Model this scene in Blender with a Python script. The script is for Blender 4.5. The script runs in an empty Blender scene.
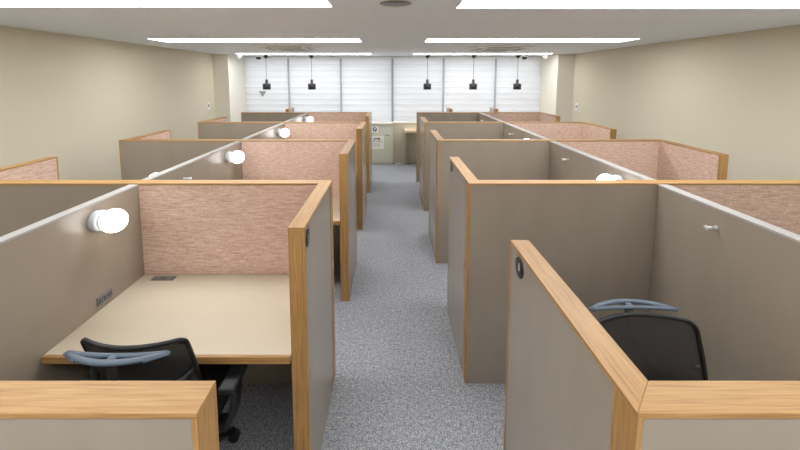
import bpy, bmesh, math
from mathutils import Vector, Matrix

PI = math.pi
scene = bpy.context.scene
COL = scene.collection

# ------------------------------------------------------------------ dimensions (metres)
H = 1.2876                # partition height
T = 0.0715                # partition thickness
EDGE = 0.012              # oak edging
CY = [0.595 + 1.4288 * k for k in range(5)]     # near faces of the cross panels
AL, AR = -0.362, 0.4584   # aisle-side faces of the two blocks
WL, WR = -2.724, 2.747    # wall-side ends of the two blocks
DL0, DL1 = -1.551, -1.500 # centre divider of the left block
DR0, DR1 = 1.578, 1.6354  # centre divider of the right block
DESK = 0.72
CEIL = 2.384
YB = 7.75                 # window wall
XL, XR = -3.557, 3.646    # side walls
YF = -3.2                 # wall behind the camera


# ------------------------------------------------------------------ materials
def nodes_of(name):
    m = bpy.data.materials.new(name)
    m.use_nodes = True
    nt = m.node_tree
    b = nt.nodes['Principled BSDF']
    return m, nt, b


def lin(c):
    return tuple(((v / 255) / 12.92 if v / 255 <= 0.04045 else ((v / 255 + 0.055) / 1.055) ** 2.4) for v in c) + (1.0,)


def plain(name, c, rough=0.5, metal=0.0, spec=0.5):
    m, nt, b = nodes_of(name)
    b.inputs['Base Color'].default_value = lin(c)
    b.inputs['Roughness'].default_value = rough
    b.inputs['Metallic'].default_value = metal
    b.inputs['Specular IOR Level'].default_value = spec
    return m


def ramp(nt, stops):
    r = nt.nodes.new('ShaderNodeValToRGB')
    e = r.color_ramp.elements
    while len(e) < len(stops):
        e.new(0.5)
    for k, (p, c) in enumerate(stops):
        e[k].position = p
        e[k].color = lin(c)
    return r


def mapping(nt, scale, rot=(0, 0, 0)):
    tc = nt.nodes.new('ShaderNodeTexCoord')
    mp = nt.nodes.new('ShaderNodeMapping')
    mp.inputs['Scale'].default_value = scale
    mp.inputs['Rotation'].default_value = rot
    nt.links.new(tc.outputs['Object'], mp.inputs['Vector'])
    return mp


def noise(nt, vec, scale, detail=4.0, rough=0.5, dist=0.0):
    n = nt.nodes.new('ShaderNodeTexNoise')
    n.inputs['Scale'].default_value = scale
    n.inputs['Detail'].default_value = detail
    n.inputs['Roughness'].default_value = rough
    n.inputs['Distortion'].default_value = dist
    nt.links.new(vec.outputs[0], n.inputs['Vector'])
    return n


def bump(nt, b, src, strength, dist):
    bp = nt.nodes.new('ShaderNodeBump')
    bp.inputs['Strength'].default_value = strength
    bp.inputs['Distance'].default_value = dist
    nt.links.new(src, bp.inputs['Height'])
    nt.links.new(bp.outputs['Normal'], b.inputs['Normal'])


def noisy(name, stops, scale, rough=0.5, stretch=(1, 1, 1), detail=4.0, bmp=0.0, bdist=0.002, spec=0.5):
    m, nt, b = nodes_of(name)
    mp = mapping(nt, stretch)
    n = noise(nt, mp, scale, detail)
    r = ramp(nt, stops)
    nt.links.new(n.outputs['Fac'], r.inputs['Fac'])
    nt.links.new(r.outputs['Color'], b.inputs['Base Color'])
    b.inputs['Roughness'].default_value = rough
    b.inputs['Specular IOR Level'].default_value = spec
    if bmp:
        bump(nt, b, n.outputs['Fac'], bmp, bdist)
    return m


def oak(name, axis):
    m, nt, b = nodes_of(name)
    st = [44.0, 44.0, 44.0]
    st[axis] = 1.3
    mp = mapping(nt, st)
    n = noise(nt, mp, 3.4, 6.0, 0.65, 0.4)
    st2 = [150.0, 150.0, 150.0]
    st2[axis] = 5.0
    mp2 = mapping(nt, st2)
    f = noise(nt, mp2, 1.6, 2.0, 0.5)
    mx = nt.nodes.new('ShaderNodeMath')
    mx.operation = 'MULTIPLY_ADD'
    mx.inputs[1].default_value = 0.35
    nt.links.new(f.outputs['Fac'], mx.inputs[0])
    ms = nt.nodes.new('ShaderNodeMath')
    ms.operation = 'MULTIPLY'
    ms.inputs[1].default_value = 0.65
    nt.links.new(n.outputs['Fac'], ms.inputs[0])
    nt.links.new(ms.outputs[0], mx.inputs[2])
    r = ramp(nt, [(0.30, (122, 83, 40)), (0.44, (156, 115, 65)), (0.56, (171, 131, 79)), (0.74, (184, 147, 96))])
    nt.links.new(mx.outputs[0], r.inputs['Fac'])
    nt.links.new(r.outputs['Color'], b.inputs['Base Color'])
    b.inputs['Roughness'].default_value = 0.42
    bump(nt, b, f.outputs['Fac'], 0.12, 0.001)
    return m


OAK = [oak('oak_grain_across', 0), oak('oak_grain_along', 1), oak('oak_grain_up', 2)]
M = {}
M['laminate'] = noisy('taupe_laminate', [(0.3, (146, 134, 119)), (0.7, (151, 139, 124))], 7.0, 0.24, (1, 1, 0.25), spec=0.5)
M['cream'] = noisy('cream_laminate', [(0.3, (185, 172, 150)), (0.7, (189, 176, 154))], 5.0, 0.42)
M['alu'] = plain('pale_aluminium', (158, 153, 146), 0.6, 0.0)
M['chrome'] = plain('brushed_steel', (222, 221, 218), 0.5, 0.6)
M['white'] = plain('white_plastic', (232, 231, 227), 0.4)
M['paper'] = plain('white_paper', (238, 234, 222), 0.8)
M['ink'] = plain('dark_ink', (70, 70, 72), 0.8)
M['blue'] = plain('blue_print', (52, 92, 130), 0.7)
M['black'] = plain('black_plastic', (26, 26, 27), 0.42)
M['plate'] = plain('black_plate', (38, 37, 38), 0.45)
M['plate_no'] = plain('grey_numeral', (172, 170, 166), 0.5)
M['rim'] = plain('glossy_black_rim', (15, 15, 16), 0.45, 0.0, 0.3)
M['pendant'] = plain('charcoal_metal', (46, 46, 50), 0.5)
M['steelgrey'] = plain('grey_socket', (112, 112, 112), 0.4)
M['darkgrey'] = plain('dark_grey_plastic', (92, 90, 90), 0.45)
M['lampbase'] = plain('pale_grey_plastic', (186, 188, 190), 0.4)
M['slotgrey'] = plain('light_grey_slot', (176, 175, 173), 0.6)
M['slate'] = plain('slate_blue_plastic', (78, 90, 102), 0.42)
M['seatfab'] = noisy('black_fabric', [(0.3, (20, 20, 21)), (0.7, (34, 34, 35))], 260.0, 0.9, bmp=0.2)
M['frame'] = plain('grey_window_frame', (176, 178, 183), 0.5)
M['marker'] = plain('pale_grey_film', (150, 152, 156), 0.8)
M['sage'] = noisy('sage_enamel', [(0.3, (200, 200, 178)), (0.7, (206, 206, 184))], 3.0, 0.5)
M['cable_white'] = plain('white_cable', (225, 223, 220), 0.5)


def m_fabric():
    m, nt, b = nodes_of('dusty_rose_linen')
    mp = mapping(nt, (9, 9, 75))
    n = noise(nt, mp, 2.0, 3.0, 0.6)
    mp2 = mapping(nt, (70, 70, 25))
    n2 = noise(nt, mp2, 2.0, 2.0, 0.5)
    a = nt.nodes.new('ShaderNodeMath')
    a.operation = 'MULTIPLY_ADD'
    a.inputs[1].default_value = 0.72
    nt.links.new(n.outputs['Fac'], a.inputs[0])
    s = nt.nodes.new('ShaderNodeMath')
    s.operation = 'MULTIPLY'
    s.inputs[1].default_value = 0.28
    nt.links.new(n2.outputs['Fac'], s.inputs[0])
    nt.links.new(s.outputs[0], a.inputs[2])
    r = ramp(nt, [(0.34, (182, 149, 129)), (0.46, (201, 169, 150)), (0.55, (211, 181, 163)), (0.68, (224, 199, 182))])
    nt.links.new(a.outputs[0], r.inputs['Fac'])
    nt.links.new(r.outputs['Color'], b.inputs['Base Color'])
    b.inputs['Roughness'].default_value = 0.9
    b.inputs['Specular IOR Level'].default_value = 0.15
    bump(nt, b, a.outputs[0], 0.3, 0.001)
    return m


M['fabric'] = m_fabric()


def m_carpet():
    m, nt, b = nodes_of('grey_loop_carpet')
    mp = mapping(nt, (1, 1, 1))
    n = noise(nt, mp, 135.0, 3.0, 0.85)
    ch = nt.nodes.new('ShaderNodeTexChecker')
    ch.inputs['Scale'].default_value = 2.0
    ch.inputs['Color1'].default_value = (1, 1, 1, 1)
    ch.inputs['Color2'].default_value = (0.965, 0.965, 0.965, 1)
    nt.links.new(mp.outputs[0], ch.inputs['Vector'])
    n2 = noise(nt, mp, 48.0, 2.0, 0.6)
    ma = nt.nodes.new('ShaderNodeMath')
    ma.operation = 'MULTIPLY_ADD'
    ma.inputs[1].default_value = 0.24
    sb = nt.nodes.new('ShaderNodeMath')
    sb.operation = 'SUBTRACT'
    sb.inputs[1].default_value = 0.5
    nt.links.new(n2.outputs['Fac'], sb.inputs[0])
    nt.links.new(sb.outputs[0], ma.inputs[0])
    nt.links.new(n.outputs['Fac'], ma.inputs[2])
    r = ramp(nt, [(0.33, (78, 79, 82)), (0.46, (140, 141, 145)), (0.54, (166, 167, 171)), (0.70, (228, 229, 232))])
    nt.links.new(ma.outputs[0], r.inputs['Fac'])
    mx = nt.nodes.new('ShaderNodeMixRGB')
    mx.blend_type = 'MULTIPLY'
    mx.inputs['Fac'].default_value = 1.0
    nt.links.new(r.outputs['Color'], mx.inputs['Color1'])
    nt.links.new(ch.outputs['Color'], mx.inputs['Color2'])
    nt.links.new(mx.outputs['Color'], b.inputs['Base Color'])
    b.inputs['Roughness'].default_value = 0.95
    b.inputs['Specular IOR Level'].default_value = 0.1
    bump(nt, b, n.outputs['Fac'], 0.35, 0.003)
    return m


M['carpet'] = m_carpet()
M['wall'] = noisy('warm_beige_wallpaper', [(0.3, (207, 198, 175)), (0.7, (212, 203, 181))], 90.0, 0.85, bmp=0.08, spec=0.2)
M['ceiling'] = noisy('mineral_ceiling_board', [(0.35, (238, 243, 249)), (0.65, (245, 250, 255))], 34.0, 0.9, (1, 4, 1), bmp=0.15, spec=0.2)
M['offwhite'] = noisy('off_white_paint', [(0.3, (226, 220, 206)), (0.7, (230, 224, 211))], 20.0, 0.7)


def m_emit(name, c, s):
    m = bpy.data.materials.new(name)
    m.use_nodes = True
    nt = m.node_tree
    nt.nodes.clear()
    o = nt.nodes.new('ShaderNodeOutputMaterial')
    e = nt.nodes.new('ShaderNodeEmission')
    e.inputs['Color'].default_value = (*c, 1)
    e.inputs['Strength'].default_value = s
    nt.links.new(e.outputs[0], o.inputs[0])
    return m


M['tube'] = m_emit('lit_ceiling_diffuser', (0.955, 0.985, 1.02), 14.0)
M['globe'] = m_emit('lit_opal_glass', (1.0, 0.985, 0.96), 5.0)


def m_blind():
    m = bpy.data.materials.new('sheer_white_blind')
    m.use_nodes = True
    nt = m.node_tree
    nt.nodes.clear()
    o = nt.nodes.new('ShaderNodeOutputMaterial')
    mp = mapping(nt, (0.3, 1, 30))
    n = noise(nt, mp, 3.0, 3.0)
    r = ramp(nt, [(0.3, (232, 233, 235)), (0.7, (247, 247, 248))])
    nt.links.new(n.outputs['Fac'], r.inputs['Fac'])
    d = nt.nodes.new('ShaderNodeBsdfDiffuse')
    t = nt.nodes.new('ShaderNodeBsdfTranslucent')
    nt.links.new(r.outputs['Color'], d.inputs['Color'])
    nt.links.new(r.outputs['Color'], t.inputs['Color'])
    mx = nt.nodes.new('ShaderNodeMixShader')
    mx.inputs['Fac'].default_value = 0.5
    nt.links.new(d.outputs[0], mx.inputs[1])
    nt.links.new(t.outputs[0], mx.inputs[2])
    nt.links.new(mx.outputs[0], o.inputs[0])
    return m


M['blind'] = m_blind()


def m_clear(name, col, gloss_c, fac, rough):
    m = bpy.data.materials.new(name)
    m.use_nodes = True
    nt = m.node_tree
    nt.nodes.clear()
    o = nt.nodes.new('ShaderNodeOutputMaterial')
    t = nt.nodes.new('ShaderNodeBsdfTransparent')
    t.inputs['Color'].default_value = col
    g = nt.nodes.new('ShaderNodeBsdfPrincipled')
    g.inputs['Base Color'].default_value = gloss_c
    g.inputs['Roughness'].default_value = rough
    mx = nt.nodes.new('ShaderNodeMixShader')
    mx.inputs['Fac'].default_value = fac
    nt.links.new(t.outputs[0], mx.inputs[1])
    nt.links.new(g.outputs[0], mx.inputs[2])
    nt.links.new(mx.outputs[0], o.inputs[0])
    return m


M['glass'] = m_clear('window_glass', (0.95, 0.97, 0.98, 1), (0.8, 0.85, 0.9, 1), 0.08, 0.05)
M['mesh'] = m_clear('black_chair_mesh', (1, 1, 1, 1), (0.022, 0.021, 0.020, 1), 0.86, 0.7)


# ------------------------------------------------------------------ mesh helpers
class MB:
    def __init__(self):
        self.bm = bmesh.new()
        self.mi = 0

    def box(self, x0, x1, y0, y1, z0, z1, bev=0.0):
        r = bmesh.ops.create_cube(self.bm, size=1.0)
        vs = r['verts']
        for v in vs:
            v.co = Vector((x0 + (v.co.x + 0.5) * (x1 - x0), y0 + (v.co.y + 0.5) * (y1 - y0), z0 + (v.co.z + 0.5) * (z1 - z0)))
        fs = {f for v in vs for f in v.link_faces}
        for f in fs:
            f.material_index = self.mi
        if bev:
            es = list({e for v in vs for e in v.link_edges})
            bmesh.ops.bevel(self.bm, geom=es, offset=bev, segments=2, profile=0.5, affect='EDGES', material=-1)
        return self

    def prism(self, pts, z0, z1, bev=0.0):
        a = [self.bm.verts.new((x, y, z0)) for x, y in pts]
        b = [self.bm.verts.new((x, y, z1)) for x, y in pts]
        n = len(pts)
        fs = [self.bm.faces.new(a[::-1]), self.bm.faces.new(b)]
        for i in range(n):
            fs.append(self.bm.faces.new((a[i], a[(i + 1) % n], b[(i + 1) % n], b[i])))
        for f in fs:
            f.material_index = self.mi
        if bev:
            es = list({e for f in fs for e in f.edges})
            bmesh.ops.bevel(self.bm, geom=es, offset=bev, segments=2, profile=0.5, affect='EDGES', material=-1)
        return self

    def lathe(self, prof, n=24, mat=None):
        """profile of (radius, height) about z, closed at its ends"""
        mat = mat or Matrix()
        rings = []
        for r, z in prof:
            if r < 1e-6:
                rings.append([self.bm.verts.new(mat @ Vector((0, 0, z)))])
            else:
                rings.append([self.bm.verts.new(mat @ Vector((r * math.cos(2 * PI * k / n), r * math.sin(2 * PI * k / n), z))) for k in range(n)])
        for a, b in zip(rings, rings[1:]):
            for k in range(n):
                k2 = (k + 1) % n
                q = [a[k % len(a)], a[k2 % len(a)], b[k2 % len(b)], b[k % len(b)]]
                u = []
                for v in q:
                    if v not in u:
                        u.append(v)
                if len(u) > 2:
                    f = self.bm.faces.new(u)
                    f.smooth = True
                    f.material_index = self.mi
        for ring in (rings[0], rings[-1]):
            if len(ring) > 2:
                f = self.bm.faces.new(ring)
                f.material_index = self.mi
        return self

    def tube(self, path, ra, rb=None, n=10, closed=False, up=(0, 0, 1), radii=None):
        """elliptical tube: ra sideways, rb along 'up'"""
        rb = rb or ra
        P = [Vector(p) for p in path]
        m = len(P)
        rings = []
        for i, p in enumerate(P):
            if closed:
                d = P[(i + 1) % m] - P[i - 1]
            else:
                d = P[min(i + 1, m - 1)] - P[max(i - 1, 0)]
            d.normalize()
            u = Vector(up)
            u = u - d * u.dot(d)
            if u.length < 1e-4:
                u = Vector((1, 0, 0)) - d * d.x
            u.normalize()
            s = d.cross(u)
            q = radii[i] if radii else 1.0
            rings.append([self.bm.verts.new(p + s * (ra * q * math.cos(2 * PI * k / n)) + u * (rb * q * math.sin(2 * PI * k / n))) for k in range(n)])
        prs = list(zip(rings, rings[1:]))
        if closed:
            prs.append((rings[-1], rings[0]))
        for a, b in prs:
            for k in range(n):
                f = self.bm.faces.new((a[k], a[(k + 1) % n], b[(k + 1) % n], b[k]))
                f.smooth = True
                f.material_index = self.mi
        if not closed:
            self.bm.faces.new(rings[0])
            self.bm.faces.new(rings[-1][::-1])
        return self

    def build(self, name, mats, parent=None, loc=(0, 0, 0)):
        bmesh.ops.recalc_face_normals(self.bm, faces=self.bm.faces[:])
        me = bpy.data.meshes.new(name)
        self.bm.to_mesh(me)
        self.bm.free()
        for m in (mats if isinstance(mats, (list, tuple)) else [mats]):
            me.materials.append(m)
        o = bpy.data.objects.new(name, me)
        o.location = loc
        COL.objects.link(o)
        if parent:
            o.parent = parent
        return o


def thing(name, label, cat, loc=(0, 0, 0), rz=0.0, group=None):
    o = bpy.data.objects.new(name, None)
    o.empty_display_size = 0.1
    o.location = loc
    o.rotation_euler = (0, 0, rz)
    COL.objects.link(o)
    return tag(o, label, cat, group)


def tag(o, label, cat, group=None):
    o['label'] = label
    o['category'] = cat
    if group:
        o['group'] = group
    return o


def struct(o):
    o['kind'] = 'structure'
    return o


def dup(root, loc, label, rz=None, group=None):
    r = root.copy()
    COL.objects.link(r)
    r.location = loc
    if rz is not None:
        r.rotation_euler = (0, 0, rz)
    r['label'] = label
    if group:
        r['group'] = group
    for ch in list(root.children):
        c = ch.copy()
        COL.objects.link(c)
        c.parent = r
        for g in list(ch.children):
            d = g.copy()
            COL.objects.link(d)
            d.parent = c
    return r


# ------------------------------------------------------------------ the room shell
struct(MB().box(XL - .1, XR + .1, YF - .1, YB + .2, -0.1, 0).build('floor', M['carpet']))
struct(MB().box(XL - .1, XR + .1, YF - .1, YB + .2, CEIL, CEIL + .1).build('ceiling', M['ceiling']))
struct(MB().box(XL - .1, XL, YF - .1, YB + .2, 0, CEIL).build('wall_left', M['wall']))
struct(MB().box(XR, XR + .1, YF - .1, YB + .2, 0, CEIL).build('wall_right', M['wall']))
struct(MB().box(XL, XR, YF - .1, YF, 0, CEIL).build('wall_rear', M['offwhite']))
SILL = 0.90
WX0, WX1 = -3.25, 3.31
CY0 = 7.03
struct(MB().box(XL, XR, YB, YB + .2, 0, SILL).build('wall_window_side', M['wall']))
struct(MB().box(XL, WX0, CY0, YB + .2, 0, CEIL, 0.004).build('wall_column_left', M['offwhite']))
struct(MB().box(WX1, XR, CY0, YB + .2, 0, CEIL, 0.004).build('wall_column_right', M['offwhite']))
struct(MB().box(WX0, WX1, YB - .02, YB + .06, SILL, SILL + .022, 0.003).build('trim_1', M['offwhite']))
struct(MB().box(WX0, WX1, YB - .006, YB + .02, CEIL - .05, CEIL - .018).build('trim_2', M['white']))

# six windows, each with its own pane, and a blind in front of each
edges = [-3.25, -2.275, -1.12, 0.022, 1.15, 2.30, 3.31]
ordinal = ['first', 'second', 'third', 'fourth', 'fifth', 'sixth']
for k in range(6):
    x0, x1 = edges[k], edges[k + 1]
    w = MB()
    for a, b_, c, d in ((x0, x0 + .045, SILL + .022, CEIL), (x1 - .045, x1, SILL + .022, CEIL),
                        (x0 + .045, x1 - .045, SILL + .022, SILL + .07), (x0 + .045, x1 - .045, CEIL - .05, CEIL)):
        w.box(a, b_, YB + .09, YB + .15, c, d)
    f = struct(w.build('window_%d' % (k + 1), M['frame']))
    MB().box(x0 + .045, x1 - .045, YB + .115, YB + .121, SILL + .07, CEIL - .05).build('pane', M['glass'], f)
    # pleated sheer
    bx0, bx1 = x0 + (.004 if k == 0 else .022), x1 - (.004 if k == 5 else .022)
    z0, z1 = SILL + .03, CEIL - .02
    where = ('second from the window wall\'s left end' if k == 1 else 'next to the left column' if k == 0 else 'next to the right column' if k == 5
             else 'third from the left column' if k == 2 else 'third from the right column, above the window counter' if k == 3 else 'second from the right column')
    root = thing('window_blind', 'sheer white pleated window blind, ' + where, 'blind', ((bx0 + bx1) / 2, YB + .035, z0), 0, 'white blinds across the window wall')
    hw = (bx1 - bx0) / 2
    b = MB()
    n = 11
    step = (z1 - z0 - .03) / n
    prof = []
    for i in range(n):
        zz = .012 + i * step
        prof += [(-.009, zz + .004), (.003, zz + .012), (.006, zz + step * .5), (-.003, zz + step - .006), (-.009, zz + step)]
    pv = [[b.bm.verts.new((x, y, z)) for y, z in prof] for x in (-hw, hw)]
    for i in range(len(prof) - 1):
        b.bm.faces.new((pv[0][i], pv[1][i], pv[1][i + 1], pv[0][i + 1]))
    sh = b.build('sheer', M['blind'], root)
    sm = sh.modifiers.new('thickness', 'SOLIDIFY')
    sm.thickness = 0.0008
    MB().box(-hw, hw, -.016, .016, z1 - z0 - .022, z1 - z0, .003).build('head_rail', M['white'], root)
    MB().box(-hw, hw, -.012, .006, 0, .014, .002).build('bottom_bar', M['white'], root)

# fire-access triangle on the first blind
t = MB()
t.mi = 0
vs = [(-.085, 0), (0, -.13), (.085, 0)]
a = [t.bm.verts.new((x, 0, z)) for x, z in vs]
b = [t.bm.verts.new((x, .002, z)) for x, z in vs]
t.bm.faces.new(a)
t.bm.faces.new(b[::-1])
for i in range(3):
    t.bm.faces.new((a[i], a[(i + 1) % 3], b[(i + 1) % 3], b[i]))
tag(t.build('triangle_mark', M['marker'], None, (-2.86, YB + .022, 1.615)), 'pale grey downward triangle mark on the blind by the left column', 'sign')

# ------------------------------------------------------------------ partitions
row_word = ['nearest', 'second', 'third', 'fourth', 'farthest']


def cross_panel(k, side):
    y0, y1 = CY[k], CY[k] + T
    x0, x1 = (WL, AL) if side == 'left' else (AR, WR)
    lab = {'left': 'left of the aisle', 'right': 'right of the aisle'}[side]
    row = {0: 'nearest the camera', 1: 'second row from the camera', 2: 'third row from the camera', 3: 'fourth row from the camera', 4: 'last row before the windows'}[k]
    root = thing('cross_panel', 'long oak-edged taupe cross partition %s, %s' % (lab, row), 'partition', (0, 0, 0), 0, 'long cross partitions')
    aisle = AL if side == 'left' else AR
    arm = (side == 'left' and k >= 1) or (side == 'right' and k <= 3)       # an aisle panel meets it
    warm = (side == 'left' and k <= 3) or (side == 'right' and k >= 1)      # a wall-side panel meets it
    e = EDGE
    MB().box(x0 + e, x1 - e, y0 + .002, y1 - .002, 0, H - e).build('core', M['laminate'], root)
    # oak top edge, mitred where a return panel meets it
    if side == 'left':
        pts = [(x0, y0)]
        pts += [(x1 - T, y0), (x1, y1)] if arm else [(x1, y0), (x1, y1)]
        pts += [(x0 + T, y1)] if warm else [(x0, y1)]
    else:
        pts = [(x0, y0)]
        pts += [(x1 - T, y0), (x1, y1)] if warm else [(x1, y0), (x1, y1)]
        pts += [(x0 + T, y1)] if arm else [(x0, y1)]
    MB().prism(pts, H - e, H, .0015).build('top_edge', OAK[0], root)
    MB().box(x0, x0 + e, y0, y1, 0, H - e, .001).build('end_edge', OAK[2], root)
    MB().box(x1 - e, x1, y0, y1, 0, H - e, .001).build('end_edge', OAK[2], root)
    z0, z1 = DESK + .001, H - e - .001
    if side == 'left':
        if k >= 1:
            MB().box(DL1, AL - T, y0 - .0005, y0 + .002, z0, z1).build('fabric_face', M['fabric'], root)['label'] = 'dusty rose linen facing'
        if k <= 3:
            MB().box(WL + T, DL0, y1 - .002, y1 + .0005, z0, z1).build('fabric_face', M['fabric'], root)['label'] = 'dusty rose linen facing'
    else:
        if k >= 1:
            MB().box(DR1, WR - T, y0 - .0005, y0 + .002, z0, z1).build('fabric_face', M['fabric'], root)['label'] = 'dusty rose linen facing'
        if k <= 3:
            MB().box(AR + T, DR0, y1 - .002, y1 + .0005, z0, z1).build('fabric_face', M['fabric'], root)['label'] = 'dusty rose linen facing'
    return root


def return_panel(name, label, x0, x1, y0, y1, joint, outer, group):
    """short panel along y; joint: which y end ('near'/'far') meets a cross panel; outer: x side ('lo'/'hi') with laminate"""
    root = thing(name, label, 'partition', (0, 0, 0), 0, group)
    e = EDGE
    ya, yb = (y0, y1 - e) if joint == 'near' else (y0 + e, y1)
    MB().box(x0 + .002, x1 - .002, ya + .0006, yb - .0006, 0, H - e).build('core', M['laminate'], root)
    if joint == 'near':
        pts = [(x0, y0), (x1, y0), (x1, y1), (x0, y1)]
        pts = [(x0, y0 - T), (x1, y0), (x1, y1), (x0, y1)] if outer == 'lo' else [(x0, y0), (x1, y0 - T), (x1, y1), (x0, y1)]
        if outer == 'hi':
            pts = [(x0, y0), (x1, y0), (x1, y1), (x0, y1)]
    else:
        pts = [(x0, y0), (x1, y0), (x1, y1 + T), (x0, y1)]
    MB().prism(pts, H - e, H, .0015).build('top_edge', OAK[1], root)
    if joint == 'near':
        MB().box(x0, x1, y1 - e, y1, 0, H - e, .001).build('end_edge', OAK[2], root)
    else:
        MB().box(x0, x1, y0, y0 + e, 0, H - e, .001).build('end_edge', OAK[2], root)
    z0, z1 = DESK + .001, H - e - .001
    if outer == 'lo':
        MB().box(x1 - .002, x1 + .0005, ya + .001, yb - .001, z0, z1).build('fabric_face', M['fabric'], root)['label'] = 'dusty rose linen facing'
    else:
        MB().box(x0 - .0005, x0 + .002, ya + .001, yb - .001, z0, z1).build('fabric_face', M['fabric'], root)['label'] = 'dusty rose linen facing'
    return root


def divider(k, side):
    y0, y1 = CY[k] + T + .001, CY[k + 1] - .001
    x0, x1 = (DL0, DL1) if side == 'left' else (DR0, DR1)
    lab = 'left' if side == 'left' else 'right'
    root = thing('centre_divider', 'plain taupe divider with pale metal top running between the %s booths, %s from the camera' % (lab, row_word[k] if k else 'first'), 'partition', (0, 0, 0), 0, 'lengthwise dividers')
    MB().box(x0, x1, y0, y1, 0, H - .016).build('core', M['laminate'], root)
    MB().box(x0 - .0005, x1 + .0005, y0, y1, H - .016, H - .006, .001).build('top_edge', M['alu'], root)['label'] = 'pale aluminium top strip'
    return root


for k in range(5):
    cross_panel(k, 'left')
    cross_panel(k, 'right')
dist = ['nearest the camera', 'second from the camera', 'third from the camera', 'fourth from the camera']
for k in range(4):
    return_panel('aisle_panel', 'oak-edged aisle partition at the left booths\' desk end, ' + dist[k], AL - T, AL, CY[k + 1] - .616, CY[k + 1], 'far', 'hi', 'left aisle partitions')
    return_panel('aisle_panel', 'oak-edged aisle partition along the right booths, ' + dist[k], AR, AR + T, CY[k] + T, CY[k] + .702, 'near', 'lo', 'right aisle partitions')
for k in (1, 2, 3):
    return_panel('side_panel', 'linen-faced oak-edged side partition by the left wall, ' + dist[k - 1], WL, WL + T, CY[k] + T, CY[k] + T + .64, 'near', 'lo', 'left wall-side partitions')
    return_panel('side_panel', 'linen-faced oak-edged side partition by the right wall, ' + dist[k - 1], WR - T, WR, CY[k + 1] - .648, CY[k + 1], 'far', 'hi', 'right wall-side partitions')
DIV = {}
for k in range(4):
    for s in ('left', 'right'):
        DIV[(k, s)] = divider(k, s)

# socket strip on the nearest left divider
s = MB()
s.box(0, .007, -.048, .048, -.021, .021, .002)
so = s.build('socket_plate', M['steelgrey'], DIV[(0, 'left')], (DL1 + .0005, 1.728, .771))
for dy in (-.030, 0, .030):
    MB().box(.007, .010, dy - .011, dy + .011, -.011, .011, .001).build('socket_face', M['darkgrey'], so)

# ------------------------------------------------------------------ desks
def desk(k):
    y0, y1 = CY[k] - .634, CY[k] - .0015
    x0, x1 = DL1 + .0015, AL - T - .0015
    root = thing('booth_desk', 'cream desk top with oak front edge in the left aisle booth, %s' % dist[k - 1], 'desk', (0, 0, 0), 0, 'booth desks left of the aisle')
    MB().box(x0, x1, y0 + .014, y1, DESK - .03, DESK).build('desktop', M['cream'], root)
    MB().box(x0, x1, y0, y0 + .0138, DESK - .032, DESK - .0005, .001).build('front_edge', OAK[0], root)['label'] = 'oak front edge'
    for x in (x0, x1 - .03):
        MB().box(x, x + .03, y0 + .08, y1 - .03, DESK - .06, DESK - .0302).build('bracket', M['darkgrey'], root)
    o = MB().box(-.066, .066, -.021, .021, -.002, .003, .001).build('power_outlet', M['darkgrey'], root, (x0 + .142, y1 - .042, DESK))
    for dx in (-.035, .035):
        MB().box(dx - .016, dx + .016, -.012, .012, .003, .0042).build('outlet_slot', M['steelgrey'], o)
    return root


for k in (1, 2, 3, 4):
    desk(k)
y0, y1 = CY[0] + T + .0015, CY[0] + T + .60
root = thing('booth_desk', 'cream desk top with oak edge in the right booth, tucked behind the nearest partition', 'desk')
MB().box(AR + T + .0015, DR0 - .0015, y0, y1 - .014, DESK - .03, DESK).build('desktop', M['cream'], root)
MB().box(AR + T + .0015, DR0 - .0015, y1 - .0138, y1, DESK - .032, DESK - .0005, .001).build('front_edge', OAK[0], root)['label'] = 'oak front edge'

# ------------------------------------------------------------------ globe wall lamps
ROTX = Matrix.Rotation(PI / 2, 4, 'Y')        # z -> x


def globe_prof(r, z):
    return [(r * math.sin(PI * i / 18) if 0 < i < 18 else 0.0, z - r * math.cos(PI * i / 18)) for i in range(19)]


LZ = 1.189
lamp = thing('globe_lamp', 'lit white globe lamp in the nearest left aisle booth', 'lamp', (DL1 + .0008, 1.715, LZ), 0, 'lit globe lamps')
MB().lathe([(0, 0), (.052, 0), (.053, .004), (.053, .030), (.049, .035), (0, .035)], 28, ROTX).build('lamp_base', M['lampbase'], lamp)
MB().lathe([(0, .034), (.038, .034), (.038, .046), (0, .046)], 24, ROTX).build('globe_collar', M['lampbase'], lamp)
MB().lathe(globe_prof(.0595, .092), 32, ROTX).build('globe', M['globe'], lamp)
for k, w in ((2, 'second'), (3, 'third'), (4, 'farthest')):
    dup(lamp, (DL1 + .0008, CY[k] - .305, LZ), 'lit white globe lamp in the %s left aisle booth from the camera' % w)
dup(lamp, (DL0 - .0008, CY[1] + T + .30, LZ), 'globe lamp just peeking over the left divider from its far side', PI)
for k, w in ((1, 'second'), (2, 'third')):
    dup(lamp, (DR0 - .0008, CY[k] + T + .27, LZ), 'lit globe lamp on the right divider, behind the %s cross partition' % w, PI)

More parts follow.
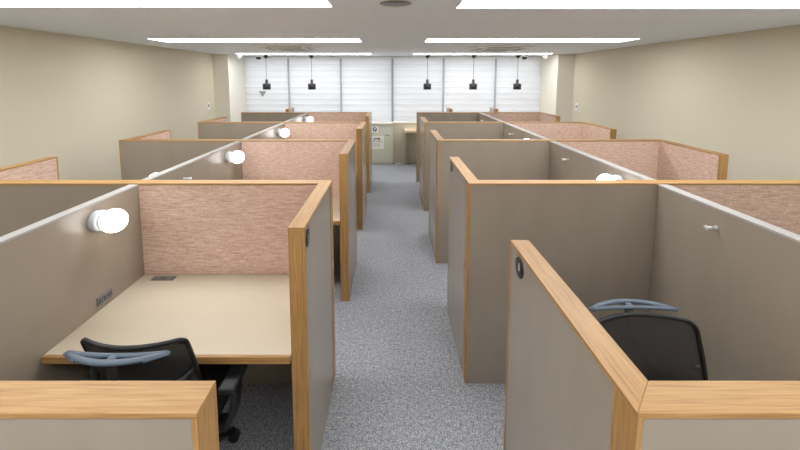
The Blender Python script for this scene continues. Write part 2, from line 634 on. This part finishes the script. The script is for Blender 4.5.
# ------------------------------------------------------------------ coat hooks
HZ = 1.185
hook = thing('coat_hook', 'small steel peg hook on the right divider, nearest booth', 'hook', (DR0 - .0008, CY[1] - .385, HZ), PI, 'steel peg hooks')
MB().lathe([(0, 0), (.0095, 0), (.0095, .004), (0, .004)], 20, ROTX).build('rose', M['chrome'], hook)
MB().lathe([(0, .003), (.007, .003), (.007, .048), (0, .048)], 16, ROTX).build('peg', M['chrome'], hook)
MB().lathe([(0, .046), (.0115, .046), (.012, .047), (.012, .052), (.0115, .053), (0, .053)], 20, ROTX).build('tip', M['chrome'], hook)
for k, w in ((1, 'second'), (2, 'third'), (3, 'farthest')):
    dup(hook, (DR0 - .0008, CY[k + 1] - .385, HZ), 'small steel peg hook on the right divider, %s booth from the camera' % w)
dup(hook, (DL1 + .0008, CY[1] + T + .375, HZ), 'small steel peg hook on the left divider, just above the second cross partition', 0)

# ------------------------------------------------------------------ booth number plates
def text_mesh(body, size, depth):
    cu = bpy.data.curves.new('numeral', 'FONT')
    cu.body = body
    cu.size = size
    cu.extrude = depth
    cu.align_x = 'CENTER'
    cu.align_y = 'CENTER'
    o = bpy.data.objects.new('numeral_source', cu)
    COL.objects.link(o)
    dg = bpy.context.evaluated_depsgraph_get()
    dg.update()
    me = bpy.data.meshes.new_from_object(o.evaluated_get(dg))
    bpy.data.objects.remove(o)
    return me


def plate(loc, sx, label, text=None):
    root = thing('number_plate', label, 'sign', loc, 0, 'round booth number plates')
    m = Matrix.Rotation(PI / 2 * sx, 4, 'Y')
    MB().lathe([(0, 0), (.036, 0), (.0365, .001), (.0365, .0025), (.036, .003), (0, .003)], 32, m).build('disc', M['plate'], root)
    if not text:
        return
    me = text_mesh(text, .042, .0004)
    # stand the flat text up: text x along the face, text y up, facing sx
    R = Matrix(((0, 0, sx), (sx, 0, 0), (0, 1, 0))).to_4x4()
    me.transform(Matrix.Translation((sx * .0034, 0, 0)) @ R)
    me.materials.clear()
    me.materials.append(M['plate_no'])
    o = bpy.data.objects.new('numeral', me)
    COL.objects.link(o)
    o.parent = root
    o['label'] = 'grey numeral'


plate((AR + .0018, CY[0] + .602, 1.232), -1, 'round black plate with a grey 8 on the nearest right aisle partition', '8')
plate((AR + .0018, CY[1] + .602, 1.232), -1, 'round black plate on the second right aisle partition')
plate((AL - .0018, CY[1] - .572, 1.224), 1, 'round black number plate on the nearest left aisle partition', '3')

# ------------------------------------------------------------------ task chairs
def rrect_half(v, top, mid, bot, h, rad):
    """half width of the backrest at height v above its lower edge"""
    w = bot + (mid - bot) * min(1, v / (h * .5)) if v < h * .5 else mid + (top - mid) * (v - h * .5) / (h * .5)
    for d in (v, h - v):
        if d < rad:
            w -= rad - math.sqrt(max(0, rad * rad - (rad - d) ** 2))
    return w


def make_chair(name, label, loc, rz):
    root = thing(name, label, 'chair', loc, rz)
    # seat
    b = MB()
    rings = []
    for zz, s in ((.425, .90), (.43, .97), (.45, 1.0), (.475, 1.0), (.487, .96), (.492, .86)):
        ring = []
        for i in range(36):
            a_ = 2 * PI * i / 36
            c, s_ = math.cos(a_), math.sin(a_)
            px = .225 * s * math.copysign(abs(c) ** .45, c)
            py = .22 * s * math.copysign(abs(s_) ** .45, s_)
            ring.append(b.bm.verts.new((px, py + .01, zz - (.02 * max(0, py / .22) ** 3))))
        rings.append(ring)
    for p, q in zip(rings, rings[1:]):
        for i in range(36):
            b.bm.faces.new((p[i], p[(i + 1) % 36], q[(i + 1) % 36], q[i])).smooth = True
    b.bm.faces.new(rings[0])
    b.bm.faces.new(rings[-1])
    b.build('seat', M['seatfab'], root)
    # backrest: mesh surface with a rim
    z0, h = .50, .434
    fr = .026

    def surf(x, v):
        hw = .20
        return Vector((x, -.235 + .052 * (abs(x) / hw) ** 2.0 - .05 * (v / h) + .05 * math.sin(PI * v / h) * .6, z0 + v))
    b = MB()
    nv, nu = 22, 18
    grid = []
    for j in range(nv + 1):
        v = h * (.5 - .5 * math.cos(PI * j / nv))
        w = rrect_half(v, .195, .204, .19, h, fr)
        grid.append([b.bm.verts.new(surf(w * (2 * i / nu - 1), v)) for i in range(nu + 1)])
    for j in range(nv):
        for i in range(nu):
            b.bm.faces.new((grid[j][i], grid[j][i + 1], grid[j + 1][i + 1], grid[j + 1][i])).smooth = True
    back = b.build('backrest', M['mesh'], root)
    sm = back.modifiers.new('thickness', 'SOLIDIFY')
    sm.thickness = .004
    rim = []
    vs_ = [h * (.5 - .5 * math.cos(PI * j / 40)) for j in range(41)]
    for v in vs_:
        rim.append(surf(rrect_half(v, .195, .204, .19, h, fr), v))
    wt = rrect_half(h, .195, .204, .19, h, fr)
    for i in range(1, 12):
        rim.append(surf(wt * (1 - 2 * i / 12), h))
    for v in reversed(vs_):
        rim.append(surf(-rrect_half(v, .195, .204, .19, h, fr), v))
    wb = rrect_half(0, .195, .204, .19, h, fr)
    for i in range(1, 12):
        rim.append(surf(-wb * (1 - 2 * i / 12), 0))
    MB().tube(rim, 0.007, .010, 8, True, (0, 1, 0)).build('backrest_frame', M['rim'], root)
    # spine behind the backrest
    b = MB()
    b.tube([(0, .0, .40), (0, -.16, .40), (0, -.25, .44), (0, -.285, .54), (0, -.288, .68), (0, -.318, .79), (0, -.330, .825)], .028, .014, 10, False, (0, 1, .2))
    for s_ in (-1, 1):
        b.tube([(0, -.288, .66), (s_ * .08, -.262, .70), (s_ * .15, -.24, .745), (s_ * .195, -.195, .78)], .012, .010, 8)
    b.build('back_support', M['black'], root)
    # coat hanger bar
    hg = MB()
    zb = .938
    main = [(x * .185, -.308 - .052 * (1 - x * x), zb + .004 * (1 - x * x)) for x in [i / 10 - 1 for i in range(21)]]
    hg.tube(main, .0125, .008, 12, False, (0, 0, 1), [.45 + .55 * min(1, (1 - abs(i / 10 - 1)) * 4) for i in range(21)])
    inner = [(x * .176, -.310 - .014 * (1 - x * x), zb) for x in [i / 8 - 1 for i in range(17)]]
    hg.tube(inner, .009, .007, 10, False, (0, 0, 1))
    hg.tube([(0, -.360, zb), (0, -.320, zb)], .016, .006, 10)
    for s_ in (-1, 1):
        hg.tube([(s_ * .115, -.341, zb), (s_ * .185, -.310, zb - .001)], .017, .007, 10, False, (0, 0, 1), [1, .55])
    hgo = hg.build('coat_hanger', M['slate'], root)
    hgo['label'] = 'slate blue hanger bar'
    MB().tube([(0, -.328, .80), (0, -.338, .87), (0, -.340, .932)], .018, .010, 10, False, (0, 1, 0)).build('hanger_stem', M['black'], hgo)
    # arms
    for s_ in (-1, 1):
        b = MB()
        b.box(s_ * .298 - .035, s_ * .298 + .035, -.16, .10, .622, .650, .010)
        arm = b.build('armrest', M['black'], root)
        MB().tube([(s_ * .300, -.05, .625), (s_ * .304, -.075, .56), (s_ * .300, -.095, .50), (s_ * .270, -.10, .44), (s_ * .20, -.08, .412), (s_ * .12, -.05, .405)], .038, .016, 10, False, (s_, 0, .1)).build('arm_post', M['black'], arm)
    # lift, star base, castors
    MB().lathe([(0, .10), (.026, .10), (.026, .25), (.016, .255), (.016, .38), (.05, .385), (.11, .40), (.11, .424), (0, .424)], 20).build('gas_lift', M['black'], root)
    b = MB()
    b.lathe([(0, .075), (.045, .075), (.045, .115), (0, .115)], 20)
    ang = [math.radians(56 + 72 * i) for i in range(5)]
    for a_ in ang:
        b.tube([(0.02 * math.cos(a_), .02 * math.sin(a_), .098), (.18 * math.cos(a_), .18 * math.sin(a_), .088), (.255 * math.cos(a_), .255 * math.sin(a_), .072)], .022, .014, 8, False, (0, 0, 1), [1.15, .95, .7])
    b.build('star_base', M['black'], root)
    for a_ in ang:
        c = MB()
        mt = Matrix.Translation((.255 * math.cos(a_), .255 * math.sin(a_), .028)) @ Matrix.Rotation(a_ + .6, 4, 'Z') @ Matrix.Rotation(PI / 2, 4, 'Y')
        for o_ in (-.018, .004):
            c.lathe([(0, o_), (.022, o_), (.0275, o_ + .003), (.0275, o_ + .011), (.022, o_ + .014), (0, o_ + .014)], 16, mt)
        c.lathe([(0, .03), (.008, .03), (.008, .07), (0, .07)], 10, Matrix.Translation((.255 * math.cos(a_), .255 * math.sin(a_), 0)))
        c.build('castor', M['black'], root)
    return root


make_chair('task_chair', 'black mesh task chair tucked under the left booth\'s cream desk, seen from behind', (-.972, 1.466, 0), 0)
make_chair('task_chair', 'black mesh task chair behind the right front partition, backrest facing the camera', (1.021, 1.079, 0), PI)

# ------------------------------------------------------------------ ceiling
def light_fixture(x0, x1, y0, y1, label, group):
    root = thing('ceiling_light', label, 'light', ((x0 + x1) / 2, (y0 + y1) / 2, CEIL), 0, group)
    hx, hy = (x1 - x0) / 2, (y1 - y0) / 2
    f = MB()
    fw = .012
    f.box(-hx, hx, -hy, -hy + fw, -.008, 0)
    f.box(-hx, hx, hy - fw, hy, -.008, 0)
    f.box(-hx, -hx + fw / 2, -hy + fw, hy - fw, -.008, 0)
    f.box(hx - fw / 2, hx, -hy + fw, hy - fw, -.008, 0)
    f.build('light_frame', M['white'], root)
    MB().box(-hx + fw / 2, hx - fw / 2, -hy + fw, hy - fw, -.010, -.0005, .003).build('diffuser', M['tube'], root)
    return root


g = 'recessed ceiling strip lights'
LX = ((-2.93, -1.66), (-1.656, -.386), (.432, 1.712), (1.716, 2.98))
LWORD = ('by the left wall', 'left of the aisle', 'right of the aisle', 'by the right wall')
for ri, (yc, w) in enumerate(((2.20, .40), (4.445, .38), (6.94, .32), (-0.02, .40), (-2.25, .40))):  # last two rows: unseen fill lights added to brighten the room
    rw = ('in the row nearest the camera', 'in the middle row', 'in the row nearest the windows', 'overhead, added out of view as fill', 'over the rear, added out of view as fill')[ri]
    for (x0, x1), lw in zip(LX, LWORD):
        if ri == 2:
            x0, x1 = (-3.0 if x0 < -2 else x0), (3.10 if x1 > 2 else x1)
        yo = (-.025 if x0 < 0 else .025) if ri == 0 else 0
        light_fixture(x0, x1, yc + yo - w / 2, yc + yo + w / 2, 'long white recessed ceiling light %s, %s' % (lw, rw), g)

# ceiling cassettes
def cassette(x, y, label):
    root = thing('air_conditioner', label, 'air conditioner', (x, y, CEIL), 0, 'ceiling air conditioners')
    s = .42
    MB().box(-s, s, -s, s, -.022, 0, .006).build('fascia', M['white'], root)
    gr = MB()
    gr.box(-.23, .23, -.23, .23, -.028, -.0222, .002)
    grill = gr.build('grille', M['white'], root)
    gb = MB()
    for i in range(9):
        yy = -.2 + i * .05
        gb.box(-.21, .21, yy - .006, yy + .006, -.030, -.0282)
    gb.build('grille_slot', M['slotgrey'], grill)
    for i in range(4):
        R = Matrix.Rotation(i * PI / 2, 4, 'Z')
        b = MB()
        b.box(-.25, .25, .275, .375, -.0235, -.0222)
        b.bm.transform(R)
        sl = b.build('air_slot', M['ink'] if i == 2 else M['slotgrey'], root)
        b = MB()
        b.box(-.22, .22, .345, .372, -.034, -.029, .002)
        b.bm.transform(R @ Matrix.Translation((0, 0, .0)))
        b.build('flap', M['white'], sl)
    return root


cassette(-1.58, 5.55, 'white square ceiling air conditioner left of the aisle')
cassette(1.70, 5.70, 'white square ceiling air conditioner right of the aisle')

# round ceiling speaker
sp = thing('ceiling_speaker', 'round grey ceiling speaker with white rim over the aisle', 'speaker', (.025, 2.266, CEIL))
MB().lathe([(.100, 0), (.118, 0), (.118, -.006), (.112, -.010), (.104, -.010), (.100, -.004)], 48).build('rim', M['white'], sp)
MB().lathe([(0, -.001), (.1035, -.001), (.1035, -.006), (0, -.008)], 48).build('speaker_grille', M['steelgrey'], sp)

# small dome cameras
def dome(x, y, label, dark):
    root = thing('ceiling_camera', label, 'camera', (x, y, CEIL), 0, 'small ceiling cameras')
    MB().lathe([(0, 0), (.07, 0), (.07, -.03), (.062, -.038), (0, -.038)], 24).build('camera_base', M['white'], root)
    MB().lathe([(.052, -.037), (.052, -.050), (.044, -.072), (.026, -.088), (0, -.093)], 24).build('dome', M['pendant'] if dark else M['white'], root)
    return root


dome(-2.80, 7.45, 'small dark-domed camera on the ceiling beside the leftmost pendant', True)
dome(-3.06, 7.09, 'small white domed fixture on the ceiling by the left column', False)
dome(2.80, 7.45, 'small dark-domed camera on the ceiling beside the rightmost pendant', True)
dome(3.13, 7.20, 'small white domed fixture on the ceiling by the right column', False)

# pendants over the window counter
pend = thing('pendant_lamp', 'small charcoal pendant lamp nearest the left column', 'lamp', (-2.665, 7.5, CEIL), 0, 'charcoal pendants by the windows')
MB().lathe([(0, 0), (.045, 0), (.045, -.02), (.032, -.045), (.012, -.06), (0, -.06)], 24).build('canopy', M['pendant'], pend)
MB().tube([(0, 0, -.055), (0, 0, -.52)], .004, .004, 8).build('cord', M['pendant'], pend)
MB().lathe([(0, -.508), (.024, -.508), (.028, -.513), (.028, -.59), (.078, -.60), (.082, -.605), (.082, -.722), (.078, -.722), (.077, -.61), (0, -.606)], 28).build('lamp_shade', M['pendant'], pend)
for x, w in ((-1.70, 'second from the left column'), (.765, 'just right of the aisle'), (1.745, 'second from the right column'), (2.685, 'nearest the right column')):
    dup(pend, (x, 7.5, CEIL), 'small charcoal pendant lamp ' + w)

# wall controls
def control(x, y, z, sx, label):
    root = thing('wall_switch', label, 'switch', (x, y, z), 0, 'white wall controls')
    MB().box(0 if sx > 0 else -.012, .012 if sx > 0 else 0, -.05, .05, -.07, .07, .003).build('switch_plate', M['white'], root)
    MB().box(.012 if sx > 0 else -.016, .016 if sx > 0 else -.012, -.018, .018, -.02, .03, .001).build('rocker', M['darkgrey'], root)


control(XL + .0008, 6.77, 1.367, 1, 'small white control plate on the left wall')
control(XR - .0008, 6.86, 1.345, -1, 'small white control plate on the right wall')

# ------------------------------------------------------------------ window counter, cabinet and odds and ends at the far end
ct = thing('window_counter', 'pale wooden counter along the windows at the aisle\'s end', 'counter', (0, 0, 0))
M['paleoak'] = noisy('pale_birch', [(0.3, (226, 200, 160)), (0.7, (236, 214, 178))], 4.0, 0.45, (1.5, 30, 30))
MB().box(.285, 3.25, 7.36, YB - .002, .745, .795, .003).build('counter_top', M['paleoak'], ct)
MB().box(.305, .345, 7.55, YB - .004, 0, .7445).build('leg', M['laminate'], ct)
MB().box(1.72, 1.76, 7.55, YB - .004, 0, .7445).build('leg', M['laminate'], ct)
MB().box(3.19, 3.23, 7.55, YB - .004, 0, .7445).build('leg', M['laminate'], ct)

cb = thing('low_cabinet', 'sage grey low cabinet below the windows at the aisle\'s end', 'cabinet', (0, 0, 0))
MB().box(-.95, .03, 7.58, YB - .002, .05, .90, .004).build('body', M['sage'], cb)
MB().box(-.96, .035, 7.555, YB - .002, .9005, .935, .004).build('cabinet_top', M['offwhite'], cb)
MB().box(-.94, .02, 7.60, YB - .01, 0, .0495).build('plinth', M['sage'], cb)
MB().box(-.135, -.045, 7.567, 7.5796, .655, .668, .003).build('handle', M['darkgrey'], cb)

# small square sign with a round blue emblem
sg = thing('emblem_sign', 'small white square sign with a round blue emblem on the sage cabinet', 'sign', (-.375, 7.578, .79))
MB().box(-.075, .085, -.003, 0, -.07, .07, .001).build('sign_board', M['paper'], sg)
mR = Matrix.Translation((.01, -.003, 0)) @ Matrix.Rotation(PI / 2, 4, 'X')
MB().lathe([(0, .0), (.048, 0), (.048, .0012), (0, .0012)], 28, mR).build('emblem', M['blue'], sg)
b = MB()
b.box(-.008, .004, -.0052, -.0044, -.030, .026)
b.lathe([(0, .0), (.016, 0), (.016, .0008), (0, .0008)], 20, Matrix.Translation((.016, -.0044, .010)) @ Matrix.Rotation(PI / 2, 4, 'X'))
b.build('emblem_letter', M['paper'], sg)

nt_ = thing('notice_sheet', 'cream notice sheet with small print taped to the sage cabinet', 'notice', (-.32, 7.5775, .50))
MB().box(-.155, .155, -.001, 0, -.145, .145).build('sheet', M['paper'], nt_)
b = MB()
b.box(-.055, .075, -.0016, -.001, .072, .098)
b.build('heading', M['ink'], nt_)
for z in (.03, .012, -.03, -.055, -.08):
    MB().box(-.12, .12 if z > 0 else .07, -.0016, -.001, z - .003, z + .003).build('text_line', M['steelgrey'], nt_)
for x in (-.06, .045):
    MB().box(x - .014, x + .014, -.0016, -.001, .044, .066).build('icon', M['ink'], nt_)

# loose cable on the floor
cab = MB()
pts = []
for i in range(90):
    u = i / 89
    a_ = u * 6 * PI
    pts.append((.115 + .09 * u + .05 * math.cos(a_), 7.62 + .06 * math.sin(a_) + .02 * math.sin(5 * u), .008 + .012 * (1 + math.sin(a_ * .5)) * u))
cab.tube(pts, .008, .008, 6)
tag(cab.build('power_cable', M['cable_white']), 'loose white cable coiled on the carpet beside the sage cabinet', 'cable')

# small screens standing by the window seats
for x, w in ((-2.085, 'left of the aisle'), (1.19, 'nearest the aisle on its right'), (2.10, 'nearer the right column')):
    root = thing('seat_screen', 'oak-edged screen peeking over the last cross partition, ' + w, 'partition', (x, 0, 0), 0, 'window seat screens')
    xa, xb = -T / 2, T / 2
    ya, yb = 6.98, 7.34
    MB().box(xa + .002, xb - .002, ya + EDGE, yb - EDGE, 0, H - EDGE).build('core', M['laminate'], root)
    MB().box(xa, xb, ya, yb, H - EDGE, H, .0015).build('top_edge', OAK[1], root)
    MB().box(xa, xb, ya, ya + EDGE, 0, H - EDGE).build('end_edge', OAK[2], root)
    MB().box(xa, xb, yb - EDGE, yb, 0, H - EDGE).build('end_edge', OAK[2], root)

# ------------------------------------------------------------------ daylight behind the blinds
w = bpy.data.worlds.new('World')
scene.world = w
w.use_nodes = True
bg = w.node_tree.nodes['Background']
bg.inputs['Color'].default_value = (1.0, 0.99, 0.975, 1)
bg.inputs['Strength'].default_value = 1.9

# ------------------------------------------------------------------ camera and view
cam = bpy.data.cameras.new('camera')
cam.sensor_fit = 'HORIZONTAL'
cam.sensor_width = 36.0
cam.lens = 350.3 * 36 / 800
cam.shift_x = (400 - 391.5) / 800
cam.shift_y = -(225 - 111.66) / 800
cam.clip_start = 0.05
co = bpy.data.objects.new('camera', cam)
co.location = (0, 0, 1.909)
co.rotation_euler = (PI / 2 - 0.0961, 0, 0)
COL.objects.link(co)
scene.camera = co

scene.view_settings.view_transform = 'Standard'
scene.view_settings.look = 'None'
scene.view_settings.exposure = 0.0
scene.view_settings.gamma = 1.0
scene.view_settings.use_curve_mapping = False
scene.cycles.max_bounces = 10
scene.cycles.diffuse_bounces = 6
scene.cycles.sample_clamp_indirect = 6.0
